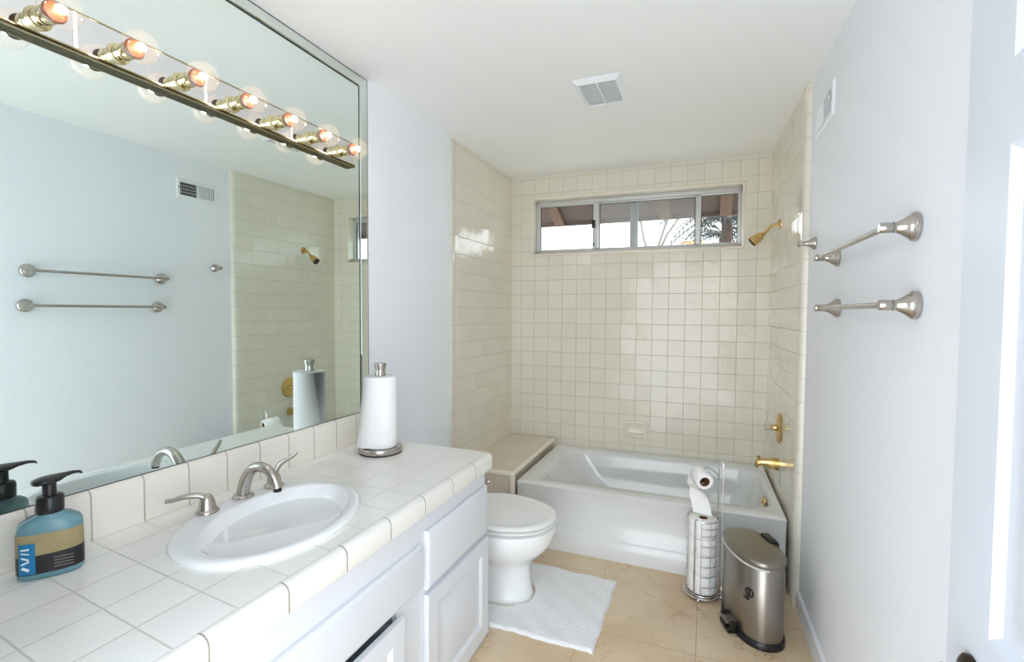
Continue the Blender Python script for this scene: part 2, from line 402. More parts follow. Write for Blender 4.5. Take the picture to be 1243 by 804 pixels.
# ------------------------------------------------------------------ door standing open along the right wall
door = thing('door_1', 'white panelled door standing open against the right wall', 'door', (.392, .262, 0), 0, kind='structure')
def panel_slab(bm, y0, y1, z0, z1, xf, xb, panels, sgn=-1):
    """slab whose front face is x=xf (facing sgn) with recessed raised panels"""
    ys = sorted({y0, y1, *[p[0] for p in panels], *[p[1] for p in panels]}); zs = sorted({z0, z1, *[p[2] for p in panels], *[p[3] for p in panels]})
    ps = {(round(p[0], 4), round(p[2], 4)) for p in panels}
    t = bmesh.new()
    def q(*pts): t.faces.new([t.verts.new(p) for p in pts])
    for a, b in zip(ys, ys[1:]):
        for c, d in zip(zs, zs[1:]):
            mid = ((a+b)/2, (c+d)/2)
            if any(p[0] < mid[0] < p[1] and p[2] < mid[1] < p[3] for p in panels): continue
            q((xf, a, c), (xf, b, c), (xf, b, d), (xf, a, d))
    for (a, b, c, d) in panels:
        prev = None
        for ins, dep in ((0, 0), (.006, .004), (.014, .010), (.026, .011), (.056, .003), (.056, .003)):
            lp = [(xf-sgn*dep, a+ins, c+ins), (xf-sgn*dep, b-ins, c+ins), (xf-sgn*dep, b-ins, d-ins), (xf-sgn*dep, a+ins, d-ins)]
            if prev:
                for i in range(4): q(prev[i], prev[(i+1) % 4], lp[(i+1) % 4], lp[i])
            prev = lp
        q(*prev)
    q((xb, y0, z0), (xb, y1, z0), (xb, y1, z1), (xb, y0, z1))
    for (a, b) in (((y0, z0), (y1, z0)), ((y1, z0), (y1, z1)), ((y1, z1), (y0, z1)), ((y0, z1), (y0, z0))):
        q((xf, *a), (xf, *b), (xb, *b), (xb, *a))
    bmesh.ops.remove_doubles(t, verts=t.verts[:], dist=1e-5); join(bm, t)
bm = B()
DP = [(a, b, c, d) for a, b in ((.11, .345), (.415, .645)) for c, d in ((.22, .80), (.915, 1.635), (1.755, 1.93))]
panel_slab(bm, 0, .772, .012, 2.03, 0, .035, DP); obj('door_leaf', bm, 'door', door, ang=20)
lv = obj('lever_handle', (lambda b: (lathe(b, [(.0, 0), (.030, 0), (.030, .006), (.024, .011), (.011, .014), (.010, .038), (.0, .040)], 24, TR(0, .685, .832) @ RY(-90)),
      tube(b, smooth_path([(-.034, .686, .831), (-.042, .67, .826), (-.054, .63, .804), (-.052, .59, .80), (-.05, .57, .797)]), .0125, 12, flat=.7), b)[-1])(B()), 'bronze', door)
lv['label'] = 'dark bronze lever handle'
for z in (.25, 1.02, 1.80):
    bm = B(); lathe(bm, [(.007, 0), (.007, .09)], 12, TR(.004, -.006, z-.045)); obj('hinge', bm, 'bronze', door)

# ------------------------------------------------------------------ window and what lies beyond it
wn = thing('window_1', 'long sliding aluminium window high in the tiled back wall', 'window', (L, BY(L), 0), ABZ, kind='structure')
bm = B(); fy0, fy1 = .072, .128
x0, x1, z0, z1 = HX0, HX1, HZ0, HZ1
for a in ((x0, x0+.022, z0, z1), (x1-.012, x1, z0, z1), (x0, x1, z0, z0+.026), (x0, x1, z1-.03, z1)): box(bm, a[0], a[1], fy0, fy1, a[2], a[3], .002)
obj('window_frame', bm, 'alu', wn)
def sash(a, b, y, glass, wl=.018, wr=.018, wt=.016, wb=.014):
    bm = B(); zz0, zz1 = z0+.024, z1-.028
    for q in ((a, a+wl, zz0, zz1), (b-wr, b, zz0, zz1), (a, b, zz0, zz0+wb), (a, b, zz1-wt, zz1)): box(bm, q[0], q[1], y, y+.016, q[2], q[3], .002)
    s = obj('sash', bm, 'alu', wn)
    bm = B(); box(bm, a+wl-.002, b-wr+.002, y+.007, y+.009, zz0+wb-.002, zz1-wt+.002); obj('glass', bm, glass, s, smooth=False)
    bm = B(); g = .004
    for q in ((a+wl, a+wl+g, zz0+wb, zz1-wt), (b-wr-g, b-wr, zz0+wb, zz1-wt), (a+wl, b-wr, zz1-wt-g, zz1-wt)): box(bm, q[0], q[1], y+.003, y+.013, q[2], q[3])
    obj('gasket', bm, 'rubber', s, smooth=False)
    return s
sash(x0+.02, .676, .078, 'pane', .014, .044)
sash(.640, 1.396, .098, 'pane_hazy', .036, .038)
sash(1.362, x1-.010, .078, 'pane', .034, .012)
bm = B(); box(bm, .902, .961, .112, .126, z0+.024, z1-.028, .002); obj('mullion', bm, 'alu', wn)
bm = B(); box(bm, .622, .650, .066, .080, 2.035, 2.095, .003); box(bm, .634, .642, .070, .080, 1.90, 1.925, .002); lt = obj('latch', bm, 'black', wn); lt['label'] = 'black sash latch'
# overhanging roof
bm = B(); t = [(-4, 3.75, 2.55), (4, 3.75, 2.55), (4, 4.42, 2.235), (-4, 4.42, 2.235)]
loft(bm, [t, [(x, y, z+.03) for x, y, z in t]])
box(bm, -4, 4, 4.40, 4.44, 2.205, 2.36)
ev = struct('roof_eave', bm, 'stucco', smooth=False)
for x in (-1.30, -.36, .12, .75):
    bm = B(); t = [(x-.045, 3.75, 2.50), (x+.045, 3.75, 2.50), (x+.045, 4.40, 2.20), (x-.045, 4.40, 2.20)]
    loft(bm, [t, [(a, b, c+.05) for a, b, c in t]]); r = struct('rafter', bm, 'rafter', parent=ev, smooth=False)
bm = B(); box(bm, -30, 30, 3.9, 60, -.3, -.1); struct('ground', bm, 'ground', smooth=False)

def frond(bm, base, az, length, droop, lift, wid=.03):
    pts = []; b = Vector(base)
    for i in range(9):
        s = i/8; pts.append(b+Vector((math.cos(az)*length*s, math.sin(az)*length*s, lift*s-droop*s*s)))
    tube(bm, pts, [.012*(1-i/9)+.003 for i in range(9)], 4)
    side = Vector((-math.sin(az), math.cos(az), 0))
    for i in range(1, 9):
        for sg in (-1, 1):
            for dd in (0, .5):
                p = pts[i-1].lerp(pts[i], dd) ; q = p+side*sg*length*.22*(1-.4*i/8)+Vector((math.cos(az)*.12, math.sin(az)*.12, -.14*length))
                n = Vector((0, 0, 1)).cross(q-p).normalized()*wid*.5
                v = [bm.verts.new(p-n), bm.verts.new(p+n), bm.verts.new(q)]; bm.faces.new(v)
def palm(x, y, zt, r, lean, label, n=22, seedv=1):
    random.seed(seedv)
    p = thing('palm_tree', label, 'tree', (x, y, -.1))
    bm = B(); tube(bm, smooth_path([(0, 0, 0), (lean*.3, 0, zt*.4), (lean*.7, 0, zt*.75), (lean, 0, zt)], 6), [r*(1.1-.3*i/18) for i in range(19)], 12); obj('trunk', bm, 'bark', p)
    bm = B()
    for i in range(n):
        az = 2*PI*i/n+random.uniform(-.2, .2); frond(bm, (lean, 0, zt), az, random.uniform(.7, 1.15), random.uniform(.3, 1.0), random.uniform(-.1, .75))
    f = obj('fronds', bm, 'frond', p, normals=False); return p
palm(.265, 9.0, 3.15, .10, .0, 'thick palm trunk seen through the right window pane', 24, 3)
palm(.62, 12.4, 3.35, .06, -.34, 'slim leaning palm behind the right window pane', 20, 5)
p = thing('golden_shrub', 'golden leafed plant low behind the right window pane', 'plant', (-.02, 6.3, -.1))
bm = B(); tube(bm, [(0, 0, 0), (.02, 0, 1.3), (0, 0, 2.29)], .022, 6); obj('stem', bm, 'bark', p)
bm = B(); random.seed(4)
for i in range(16): frond(bm, (0, 0, 2.29), 2*PI*i/16, .32, random.uniform(.07, .25), random.uniform(0, .22), .03)
obj('fronds', bm, 'gold', p, normals=False)
tr = thing('bare_tree', 'bare twiggy tree with a few golden leaves behind the middle window pane', 'tree', (-1.53, 14.5, -.1)); tr.scale = (1.5, 1.5, 1.5)
random.seed(11); bt = B(); bl = B()
def branch(p, d, ln, r, depth):
    q = p+d*ln; tube(bt, [p, (p+q)/2+Vector((random.uniform(-.04, .04), 0, random.uniform(-.03, .03)))*ln*2, q], [r, r*.85, r*.7], 5, caps=False)
    if depth == 0:
        if random.random() < .25:
            for _ in range(2):
                c = q+Vector((random.uniform(-.05, .05), random.uniform(-.05, .05), random.uniform(-.05, .05)))
                v = [bl.verts.new(c+Vector((random.uniform(-.035, .035), random.uniform(-.02, .02), random.uniform(-.035, .035)))) for _ in range(3)]; bl.faces.new(v)
        return
    for k in range(3 if depth > 1 else 4):
        nd = (d+Vector((random.uniform(-.8, .8), random.uniform(-.6, .6), random.uniform(-.25, .55)))).normalized()
        branch(q, nd, ln*random.uniform(.62, .8), r*.62, depth-1)
branch(Vector((0, 0, 0)), Vector((0, 0, 1)), 1.9, .05, 0 if False else 5)
obj('branches', bt, 'twig', tr); obj('leaves', bl, 'gold', tr, normals=False)

# ------------------------------------------------------------------ tiled bench beside the tub
bench = thing('tiled_bench', 'cream tiled ledge between the left wall and the bathtub', 'bench', (L, YT-.026, 0), ABZ*.6)
bw, bl_ = BX-L, .905
bm = B(); box(bm, .006, bw-.02, .02, bl_-.03, 0, ZB-.004); obj('body', bm, 'tile_bench', bench, smooth=False)
bm = B()
tube(bm, [(bw-.018, .02, ZB-.018), (bw-.018, bl_-.03, ZB-.018)], .0185, 16)
tube(bm, [(.006, .018, ZB-.018), (bw-.018, .018, ZB-.018)], .0185, 16)
tube(bm, [(bw-.018, .018, 0), (bw-.018, .018, ZB-.018)], .0185, 16)
lathe(bm, [(.0, -.0185), (.013, -.013), (.0185, 0), (.013, .013), (.0, .0185)], 16, TR(bw-.018, .018, ZB-.018))
obj('edge_trim', bm, 'tile_ceram', bench, ang=60)

# ------------------------------------------------------------------ bathtub
tubx0, tubx1 = BX+.004, RT(YT)-.012
tub = thing('bathtub', 'white built-in bathtub with brass overflow below the window', 'bathtub', (0, 0, 0))
bm = B(); yf = YT; yb = BY(-.3)-.014
K = 7
loops = []
for z, ins in ((0, -.004), (.095, -.004), (.108, .004), (.128, .020), (ZT-.04, .016), (ZT-.02, .006), (ZT-.010, .003), (ZT-.002, .012), (ZT, .026)):
    lp = rrect(tubx0, tubx1, yf+ins, yb, .012, z, K)
    if z > ZT-.011: lp = rrect(tubx0+(z > ZT-.003)*.01, tubx1-(z > ZT-.003)*.006, yf+ins, yb-(z > ZT-.003)*.01, .018, z, K)
    loops.append(lp)
ix0, ix1, iy0, iy1 = tubx0+.115, tubx1-.030, yf+.105, yb-.095
for z, e, ex, r in ((ZT, 0, 0, .13), (ZT-.006, .008, .008, .13), (ZT-.025, .016, .02, .13), (.25, .024, .09, .14), (.14, .050, .17, .15), (.085, .085, .23, .15), (.065, .13, .28, .15)):
    loops.append(rrect(ix0+ex, ix1-e, iy0+e, iy1-e, r, z, K))
def tubfit(p):
    x, y, z = p; t = (y-yf)/(yb-yf); s = (x-tubx0)/(tubx1-tubx0)
    return (x-SR*(y-YT)*s, y+SB*(x+.3)*t, z)
loops = [[tubfit(p) for p in lp] for lp in loops]
loft(bm, loops); obj('tub_shell', bm, 'tub', tub, ang=50)
ofx = ix1-.0325
M_ = TR(ofx, 3.06, .322) @ RY(-94)
bm = B(); lathe(bm, [(0, 0), (.033, 0), (.033, .006), (.027, .011), (.0, .013)], 28, M_); op = obj('overflow_plate', bm, 'brass', tub)
bm = B(); box(bm, -.006, .006, -.004, .004, .008, .03, .002, M=M_); obj('trip_lever', bm, 'brass', op)
bm = B(); lathe(bm, [(.0, 0), (.03, 0), (.03, .003), (.022, .004), (0, .003)], 24, TR(ix1-.25, 3.15, .066)); obj('drain', bm, 'brass', tub)

# brass fittings on the right tile wall: local -X into the room
def rt_loc(y, z): d = math.hypot(1, SR); return (RT(y)-.0003, y, z)
spt = thing('tub_spout', 'polished brass tub spout with diverter knob above the tub', 'faucet', rt_loc(3.08, .54), ARZ)
bm = B(); loops = []
for x, hw, zb, zt in ((0, .028, -.033, .033), (-.02, .028, -.032, .033), (-.06, .024, -.022, .028), (-.095, .020, -.016, .022), (-.108, .019, -.03, .018), (-.118, .014, -.03, .010), (-.121, .008, -.028, .002)):
    loops.append([(x, a, b) for a, b, _ in [(hw*math.copysign(abs(math.cos(t))**.7, math.cos(t)), (zb+zt)/2+(zt-zb)/2*math.copysign(abs(math.sin(t))**.7, math.sin(t)), 0) for t in [2*PI*i/20 for i in range(20)]]])
loft(bm, loops); obj('spout_body', bm, 'brass', spt, ang=60)
bm = B(); lathe(bm, [(.004, 0), (.004, .014), (.009, .015), (.010, .021), (.006, .025), (0, .026)], 16, TR(-.102, 0, .014)); obj('diverter_knob', bm, 'brass', spt)
vlv = thing('tub_valve', 'round brass valve plate with clear acrylic knob', 'faucet', rt_loc(3.085, .747), ARZ)
bm = B(); lathe(bm, [(0, 0), (.086, 0), (.087, .004), (.080, .010), (.05, .014), (.018, .018), (.016, .034), (0, .034)], 40, RY(-90)); obj('escutcheon', bm, 'brass', vlv)
bm = B(); lathe(bm, [(.0, .034), (.014, .034), (.022, .040), (.026, .050), (.025, .066), (.020, .074), (0, .076)], 10, RY(-90)); kn = obj('knob', bm, 'crystal', vlv, smooth=False)
kn['label'] = 'clear faceted acrylic knob'
bm = B(); lathe(bm, [(0, .034), (.007, .034), (.007, .064), (0, .066)], 12, RY(-90)); obj('knob_screw', bm, 'brass', kn)
shw = thing('shower_head', 'brass shower head on a bent arm right of the window', 'shower head', rt_loc(3.25, 1.92), ARZ)
bm = B(); lathe(bm, [(0, 0), (.031, 0), (.031, .003), (.024, .009), (.011, .012), (0, .012)], 28, RY(-90)); obj('flange', bm, 'brass', shw)
ap = smooth_path([(0, 0, 0), (-.025, 0, -.001), (-.048, 0, -.010), (-.066, 0, -.030), (-.082, 0, -.05)], 5)
bm = B(); tube(bm, ap, .0088, 14); obj('arm', bm, 'brass', shw)
M_ = TR(-.078, 0, -.045) @ RY(180+52)
bm = B(); lathe(bm, [(0, 0), (.011, 0), (.013, .006), (.013, .016), (.019, .024), (.024, .028), (.024, .040), (.027, .044), (.030, .085), (.030, .088), (0, .088)], 28, M_); hd = obj('head', bm, 'brass', shw)
bm = B(); lathe(bm, [(0, .0885), (.027, .0885), (.026, .092), (0, .092)], 24, M_); obj('spray_face', bm, 'rubber', hd)['label'] = 'dark spray face'

# soap dish on the back wall
sdh = thing('soap_dish', 'small cream ceramic soap dish set in the back wall tiles', 'soap dish', (-.472, BY(-.472), .545), ABZ)
bm = B(); loops = []
def yrect(x0, x1, z0, z1, r, y, k=4): return [(a, y, b) for a, b, _ in rrect(x0, x1, z0, z1, r, 0, k)]
for ins, y in ((0, 0), (0, -.012), (.004, -.017), (.012, -.018), (.018, -.014), (.022, -.006), (.028, -.003)):
    loops.append(yrect(-.083+ins, .083-ins, -.059+ins, .059-ins, .012, y))
loft(bm, loops); obj('dish_body', bm, 'tile_ceram', sdh, ang=60)
bm = B(); loft(bm, [[(x, y, z) for y, z in ((-.004, -.036), (-.026, -.034), (-.028, -.026), (-.024, -.024), (-.004, -.028))] for x in (-.052, .052)]); obj('lip', bm, 'tile_ceram', sdh)

# ------------------------------------------------------------------ vanity cabinet
YE = 1.835; XF = -.858
vc = thing('vanity_cabinet', 'white vanity cabinet with raised panel doors under the tiled countertop', 'cabinet', (L, Y0, 0))
def V(x, y, z): return (x-L, y-Y0, z)
bm = B(); xw = XF-L; yl = YE-Y0-.012
box(bm, .002, xw-.02, yl-.018, yl, 0, .744); box(bm, .002, xw-.02, 0.002, .02, 0, .744)
box(bm, .002, xw-.02, .02, yl-.018, .06, .078); box(bm, .002, .01, .02, yl-.018, .078, .744); box(bm, .002, xw-.02, 1.35-Y0-.1, 1.35-Y0-.082, .078, .744)
for a in ((.002, .08, 0, .744), (1.20-Y0, 1.36-Y0, .0751, .5999), (1.79-Y0, yl, .0751, .4299), (1.79-Y0, yl, .4901, .5999), (.0801, yl, .60, .744), (1.3601-Y0, yl, .43, .49), (.0801, yl, .0, .075)):
    box(bm, xw-.02, xw, *a)
obj('body', bm, 'cab', vc, smooth=False)
def front(y0, y1, z0, z1, name, tilt=None):
    bm = B(); loops = []
    for ins, x in ((0, .0005), (0, .010), (.003, .013), (.012, .0175), (.014, .018)):
        loops.append([(xw+x, a, b) for a, b in ((y0-Y0+ins, z0+ins), (y1-Y0-ins, z0+ins), (y1-Y0-ins, z1-ins), (y0-Y0+ins, z1-ins))])
    loft(bm, loops); return obj(name, bm, 'cab', vc, ang=25)
front(.24, 1.325, .492, .637, 'false_front')
front(1.352, 1.822, .468, .668, 'drawer_front')
def vdoor(y0, y1, z0, z1, tilt=0.):
    bm = B()
    panel_slab(bm, y0-Y0, y1-Y0, z0, z1, xw+.019, xw+.0008, [(y0-Y0+.058, y1-Y0-.058, z0+.058, z1-.058)], sgn=1)
    if tilt:
        bm.transform(TR(xw, 0, z0) @ RY(tilt) @ TR(-xw, 0, -z0))
    return obj('door', bm, 'cab', vc, ang=20)
vdoor(1.352, 1.822, .035, .452)
vdoor(.74, 1.205, .035, .470, 1.0)
vdoor(.262, .730, .035, .470)
# ------------------------------------------------------------------ countertop with sink cut-out
ct = thing('countertop', 'ivory tiled vanity countertop with rounded cap edge and backsplash', 'countertop', (0, 0, 0))
ZC = .808; XO = -.816; RC = .035
def edge_path(d, z, k=8):
    pts = [(XO-d, Y0+.002, z)]
    for i in range(k+1):
        t = PI/2*i/k; pts.append((XO-RC+(RC-d)*math.cos(t), YE-RC+(RC-d)*math.sin(t), z))
    pts.append((L+.002, YE-d, z)); return pts
bm = B(); prof = [(.030, 0), (.022, .0015), (.014, 0), (.007, -.004), (.002, -.010), (0, -.018), (0, -.060), (.004, -.064), (.026, -.064)]
loft(bm, [edge_path(d, ZC+h) for d, h in prof], False, False, closed=False); obj('edge_trim', bm, 'counter_edge', ct, ang=60)
SA, SBX, SCX, SCY, SROT = .278, .221, -1.121, .995, math.radians(14.7)
def ell(a, b, z, cx=SCX, cy=SCY, n=56, rot=SROT, ex=2.0):
    out = []
    for x, y, _ in sell(b, a, ex, 0, n):
        out.append((cx+x*math.cos(rot)-y*math.sin(rot), cy+x*math.sin(rot)+y*math.cos(rot), z))
    return out
bm = B(); ed = []
for lp in (edge_path(.030, ZC)+[(L+.002, Y0+.002, ZC)], ell(SA-.012, SBX-.012, ZC)):
    vs = [bm.verts.new(p) for p in lp]
    for i in range(len(vs)): ed.append(bm.edges.new((vs[i], vs[(i+1) % len(vs)])))
bmesh.ops.triangle_fill(bm, use_beauty=True, use_dissolve=False, edges=ed, normal=(0, 0, 1))
top = obj('tile_top', bm, 'counter', ct, smooth=False)
bm = B(); box(bm, L+.004, XO-.026, Y0+.003, YE-.026, ZC-.064, ZC-.058)
# keep the deck board clear of the basin
bm.free(); bm = B(); ed = []
for lp in (edge_path(.024, ZC-.062)+[(L+.002, Y0+.002, ZC-.062)], ell(SA-.012, SBX-.012, ZC-.062)):
    vs = [bm.verts.new(p) for p in lp]
    for i in range(len(vs)): ed.append(bm.edges.new((vs[i], vs[(i+1) % len(vs)])))
bmesh.ops.triangle_fill(bm, use_beauty=True, use_dissolve=False, edges=ed, normal=(0, 0, -1)); obj('deck_board', bm, 'cab', ct, smooth=False)
bm = B(); prof = [(.0015, .001), (.018, .001), (.018, .112), (.015, .122), (.009, .128), (.0015, .129)]
loft(bm, [[(L+x, y, ZC+z) for x, z in prof] for y in (Y0+.002, YE-.002)]); obj('backsplash', bm, 'splash', ct, ang=60)

# ------------------------------------------------------------------ sink
sk = thing('sink', 'white oval drop-in sink in the tiled countertop', 'sink', (0, 0, 0))
bm = B(); IC = (-1.104, 1.0)
def lerp(a, b, t): return a+(b-a)*t
loops = [ell(SA-.014, SBX-.014, ZC-.02), ell(SA-.003, SBX-.003, ZC+.0006), ell(SA, SBX, ZC+.005), ell(SA-.004, SBX-.004, ZC+.011), ell(SA-.012, SBX-.012, ZC+.0145), ell(SA-.022, SBX-.022, ZC+.0145)]
IA, IB = .238, .161
for s, z in ((1.03, .0143), (1.01, .0132), (.99, .0100), (.965, .004))+tuple((q, -.141+.1435*(q/.95)**2.3) for q in (.94, .9, .84, .76, .66, .54, .4, .25, .1)):
    loops.append(ell(IA*s, IB*s, ZC+z, lerp(-1.12, IC[0], min(1, s)), IC[1]))
loft(bm, loops, True, True); obj('basin', bm, 'porc', sk, ang=70)
bm = B(); lathe(bm, [(0, 0), (.024, 0), (.024, .003), (.016, .004), (.015, .001), (0, .001)], 24, TR(-1.12, 1.0, ZC-.141)); dr = obj('drain', bm, 'nickel', sk)
# ------------------------------------------------------------------ faucet
ZS = ZC+.0145
fc = thing('faucet', 'brushed nickel widespread faucet on the sink rim with two levers', 'faucet', (-1.313, 1.05, ZS))
bm = B(); lathe(bm, [(0, 0), (.030, 0), (.031, .003), (.027, .008), (.022, .011), (0, .011)], 32); obj('spout_base', bm, 'nickel', fc)
pts = smooth_path([(0, 0, .008), (.006, 0, .035), (.020, 0, .068), (.046, 0, .094), (.080, 0, .102), (.112, 0, .092), (.134, 0, .068), (.142, 0, .046)], 5)
n = len(pts); bm = B(); tube(bm, pts, [lerp(.0195, .0135, min(1, i/(n-1)*1.5)) for i in range(n)], 20); obj('spout', bm, 'nickel', fc, ang=60)
bm = B(); lathe(bm, [(0, 0), (.0115, 0), (.0115, .008), (0, .008)], 16, TR(.1424, 0, .037)); obj('aerator', bm, 'rubber', fc)
def handle(x, y, lever, rs):
    bm = B(); lathe(bm, [(0, 0), (.030, 0), (.031, .003), (.028, .008), (.0235, .010), (.0225, .011), (.021, .025), (.017, .040), (.010, .050), (0, .053)], 32, TR(x, y, 0))
    h = obj('handle', bm, 'nickel', fc, ang=60)
    bm = B(); pp = smooth_path([(x+a, y+b, c) for a, b, c in lever], 6); m = len(pp)
    tube(bm, pp, [lerp(rs[0], rs[1], i/(m-1)) for i in range(m)], 14, flat=.75); obj('lever', bm, 'nickel', h, ang=60)
    return h
handle(.008, -.121, [(0, 0, .038), (-.012, -.014, .050), (-.034, -.038, .052), (-.055, -.060, .046), (-.066, -.072, .046)], (.012, .0075))
handle(.014, .102, [(0, 0, .038), (.004, .008, .056), (.010, .020, .072), (.024, .046, .085), (.034, .064, .099)], (.012, .006))

# ------------------------------------------------------------------ mirror
mr = thing('vanity_mirror', 'large wall mirror above the vanity edged with a narrow mirror strip', 'mirror', (L, Y0, 0))
mi = 1.757-Y0; mo = 1.818-Y0; mzb = ZC+.1305; mzt = 2.384
bm = B(); box(bm, .0005, .004, .004, mi, mzb, mzt); obj('mirror_glass', bm, 'mirror', mr, smooth=False)
bm = B(); loft(bm, [[(a, b, c) for a, b in ((.0005, mi+.006), (.0055, mi+.012), (.0055, mo-.010), (.0025, mo), (.0005, mo))] for c in (mzb, 2.432)])
obj('side_strip', bm, 'mirror_edge', mr, ang=5)
bm = B(); loft(bm, [[(a, c, b) for a, b in ((.0005, mzt+.006), (.0055, mzt+.012), (.0055, 2.424), (.0025, 2.434), (.0005, 2.434))] for c in (.004, mi+.004)])
obj('top_strip', bm, 'mirror_edge', mr, ang=5)
bm = B(); box(bm, .0004, .0046, mi, mi+.0065, mzb, mzt+.006); box(bm, .0004, .0046, .004, mi, mzt, mzt+.0065); box(bm, .0004, .003, mo, mo+.002, mzb, 2.436); box(bm, .0004, .003, .004, mo, 2.434, 2.437); box(bm, .0004, .0052, .004, mo, mzb-.003, mzb)
obj('dark_edge', bm, 'seam', mr, smooth=False)

# ------------------------------------------------------------------ light bar with globe bulbs
lb = thing('vanity_light', 'long mirrored light bar of clear globe bulbs across the vanity mirror', 'wall light', (L+.0045, Y0, 0))
LZ0, LZ1, LX = 2.012, 2.112, .019
bm = B(); box(bm, .0005, LX, .03, 1.700-Y0, LZ0+.012, LZ1); obj('back_plate', bm, 'plate', lb, smooth=False)
bm = B()
for z, d in ((0, .004), (.006, .0015), (.012, .004)): pass
loft(bm, [[(x, y, LZ0+z) for x, z in ((.0005, 0), (LX+.004, 0), (LX+.005, .003), (LX+.003, .0045), (LX+.003, .007), (LX+.005, .0085), (LX+.005, .012), (LX+.001, .0135), (.0005, .0135))] for y in (.03, 1.703-Y0)])
rl = obj('bottom_rail', bm, 'rail', lb, ang=20)
bm = B()
for xa, xb, za, zb in ((.004, .0065, -.0008, .001), (.0125, .0155, -.0008, .001), (LX+.0032, LX+.0056, .0046, .0069)): box(bm, xa, xb, .031, 1.7025-Y0, LZ0+za, LZ0+zb)
obj('rail_groove_shade', bm, 'bronze', rl, smooth=False)  # dark strips paint the shade of the rail's grooves
bm = B(); loft(bm, [[(x, y, LZ1+z) for x, z in ((.0005, -.0002), (LX+.002, -.0002), (LX+.002, .003), (.0005, .003))] for y in (.03, 1.703-Y0)]); obj('top_rail', bm, 'rail', lb, ang=20)
for y in (.385, .71, 1.037, 1.365):
    bm = B(); box(bm, LX-.0002, LX+.0012, y-Y0-.004, y-Y0+.004, LZ0+.014, LZ1-.0005); obj('joint_strip', bm, 'trim', lb, smooth=False)
BZ = 2.056
for k in range(8):
    yk = .4775+.1625*k-Y0
    M_ = TR(LX, yk, BZ) @ RY(90)
    bm = B(); lathe(bm, [(0, 0), (.026, 0), (.026, .003), (.0205, .006), (.0205, .026), (.0185, .0275), (.0185, .030), (.0205, .0315), (.0205, .050), (.019, .054), (.012, .054)], 28, M_)
    skt = obj('socket', bm, 'pbrass', lb)
    R0, zc = .0405, .054+.036
    prof = [(.0135, .050), (.0145, .056)]
    for i in range(17):
        a = math.radians(-58+148*i/16); prof.append((R0*math.cos(a), zc+R0*math.sin(a)))
    prof = [p for p in prof if p[0] > .0001]
    bm = B(); lathe(bm, prof, 32, M_, cap=False); bu = obj('bulb', bm, 'bulbglass', lb, ang=80)
    bm = B(); lathe(bm, [(.012, .055), (.021, .060), (.024, .066), (.021, .071), (.010, .075), (.006, .080), (.0, .082)], 16, M_); obj('stem', bm, 'stem', bu)  # wide orange disc paints the socket's reflection inside the globe
    bm = B(); t = bmesh.new(); bmesh.ops.create_icosphere(t, subdivisions=2, radius=.0095); t.transform(M_ @ TR(0, 0, zc+.003) @ Matrix.Diagonal((1, 1.3, .7, 1))); join(bm, t); obj('filament', bm, 'filament', bu)

# ------------------------------------------------------------------ soap bottle
sp = thing('soap_bottle', 'clear soap dispenser bottle with pale blue top and black pump by the mirror', 'soap bottle', (-1.348, .598, ZC+.0008), math.radians(58))
sp.scale = (1.14, 1.14, 1.11)
# local X: across the wide face, local -Y: the face turned to the camera
def ov(a, b, z, n=2.8): return sell(a, b, n, z, 40)
bm = B(); loft(bm, [ov(.044, .024, 0), ov(.048, .028, .004), ov(.049, .029, .02), ov(.048, .028, .085), ov(.0475, .0275, .100), ov(.044, .026, .108), ov(.032, .023, .116), ov(.020, .019, .121, 2), ov(.019, .019, .124, 2)])
obj('bottle', bm, 'soap', sp, ang=70)
def wrap(name, mat, z0, z1, t0, t1, off, zf=None, steps=24, parent=sp):
    bm = B(); lo = []; hi = []
    for i in range(steps+1):
        t = lerp(t0, t1, i/steps); c, s = math.cos(t), math.sin(t); e = 2/2.8
        p = ((.0485+off)*math.copysign(abs(c)**e, c), (.0285+off)*math.copysign(abs(s)**e, s))
        f = i/steps
        lo.append((*p, z0)); hi.append((*p, z1 if zf is None else lerp(z1, zf, f)))
    loft(bm, [lo, hi], False, False, closed=False); return obj(name, bm, mat, parent, normals=False)
a0, a1 = math.radians(-176), math.radians(-4)
wrap('label_panel', 'label_tan', .045, .090, a0, a1, .0008)
wrap('label_band', 'label_black', .012, .046, a0, a1, .0010, .052)
bl2 = wrap('label_badge', 'label_blue', .014, .074, math.radians(-142), math.radians(-104), .0016)
bm = B()
for z, hgt, tilt in ((.064, .006, 0), (.056, .004, .3), (.046, .006, .5), (.038, .006, -.4), (.026, .010, .6)):
    c0 = math.radians(-122); x = .0508*math.copysign(abs(math.cos(c0))**(2/2.8), math.cos(c0)); y = -.0308*abs(math.sin(c0))**(2/2.8)-.0012
    box(bm, -.006, .006, -.0004, .0004, -hgt*.25, hgt*.25, M=TR(x, y, z) @ RZ(-11) @ Matrix.Rotation(tilt, 4, 'Y'))
obj('lettering', bm, 'ink', bl2, smooth=False)
bm = B()
for k in range(4): box(bm, .008, .036, -.0302, -.0296, .020+k*.006, .0215+k*.006)
obj('small_print', bm, 'grayink', sp, smooth=False)
bm = B(); lathe(bm, [(0, .123), (.0205, .123), (.0215, .126), (.0215, .152), (.019, .156), (.011, .158), (.0105, .180), (0, .180)], 28); pmp = obj('pump_collar', bm, 'black', sp)
bm = B(); loops = []
for x, hw, zb, zt in ((-.026, .006, .182, .190), (-.022, .015, .180, .193), (-.008, .021, .179, .195), (.010, .019, .180, .195), (.024, .010, .184, .194), (.040, .006, .186, .193), (.052, .005, .184, .190), (.055, .004, .181, .187)):
    loops.append([(x, hw*math.cos(t), (zb+zt)/2+(zt-zb)/2*math.sin(t)) for t in [2*PI*i/14 for i in range(14)]])
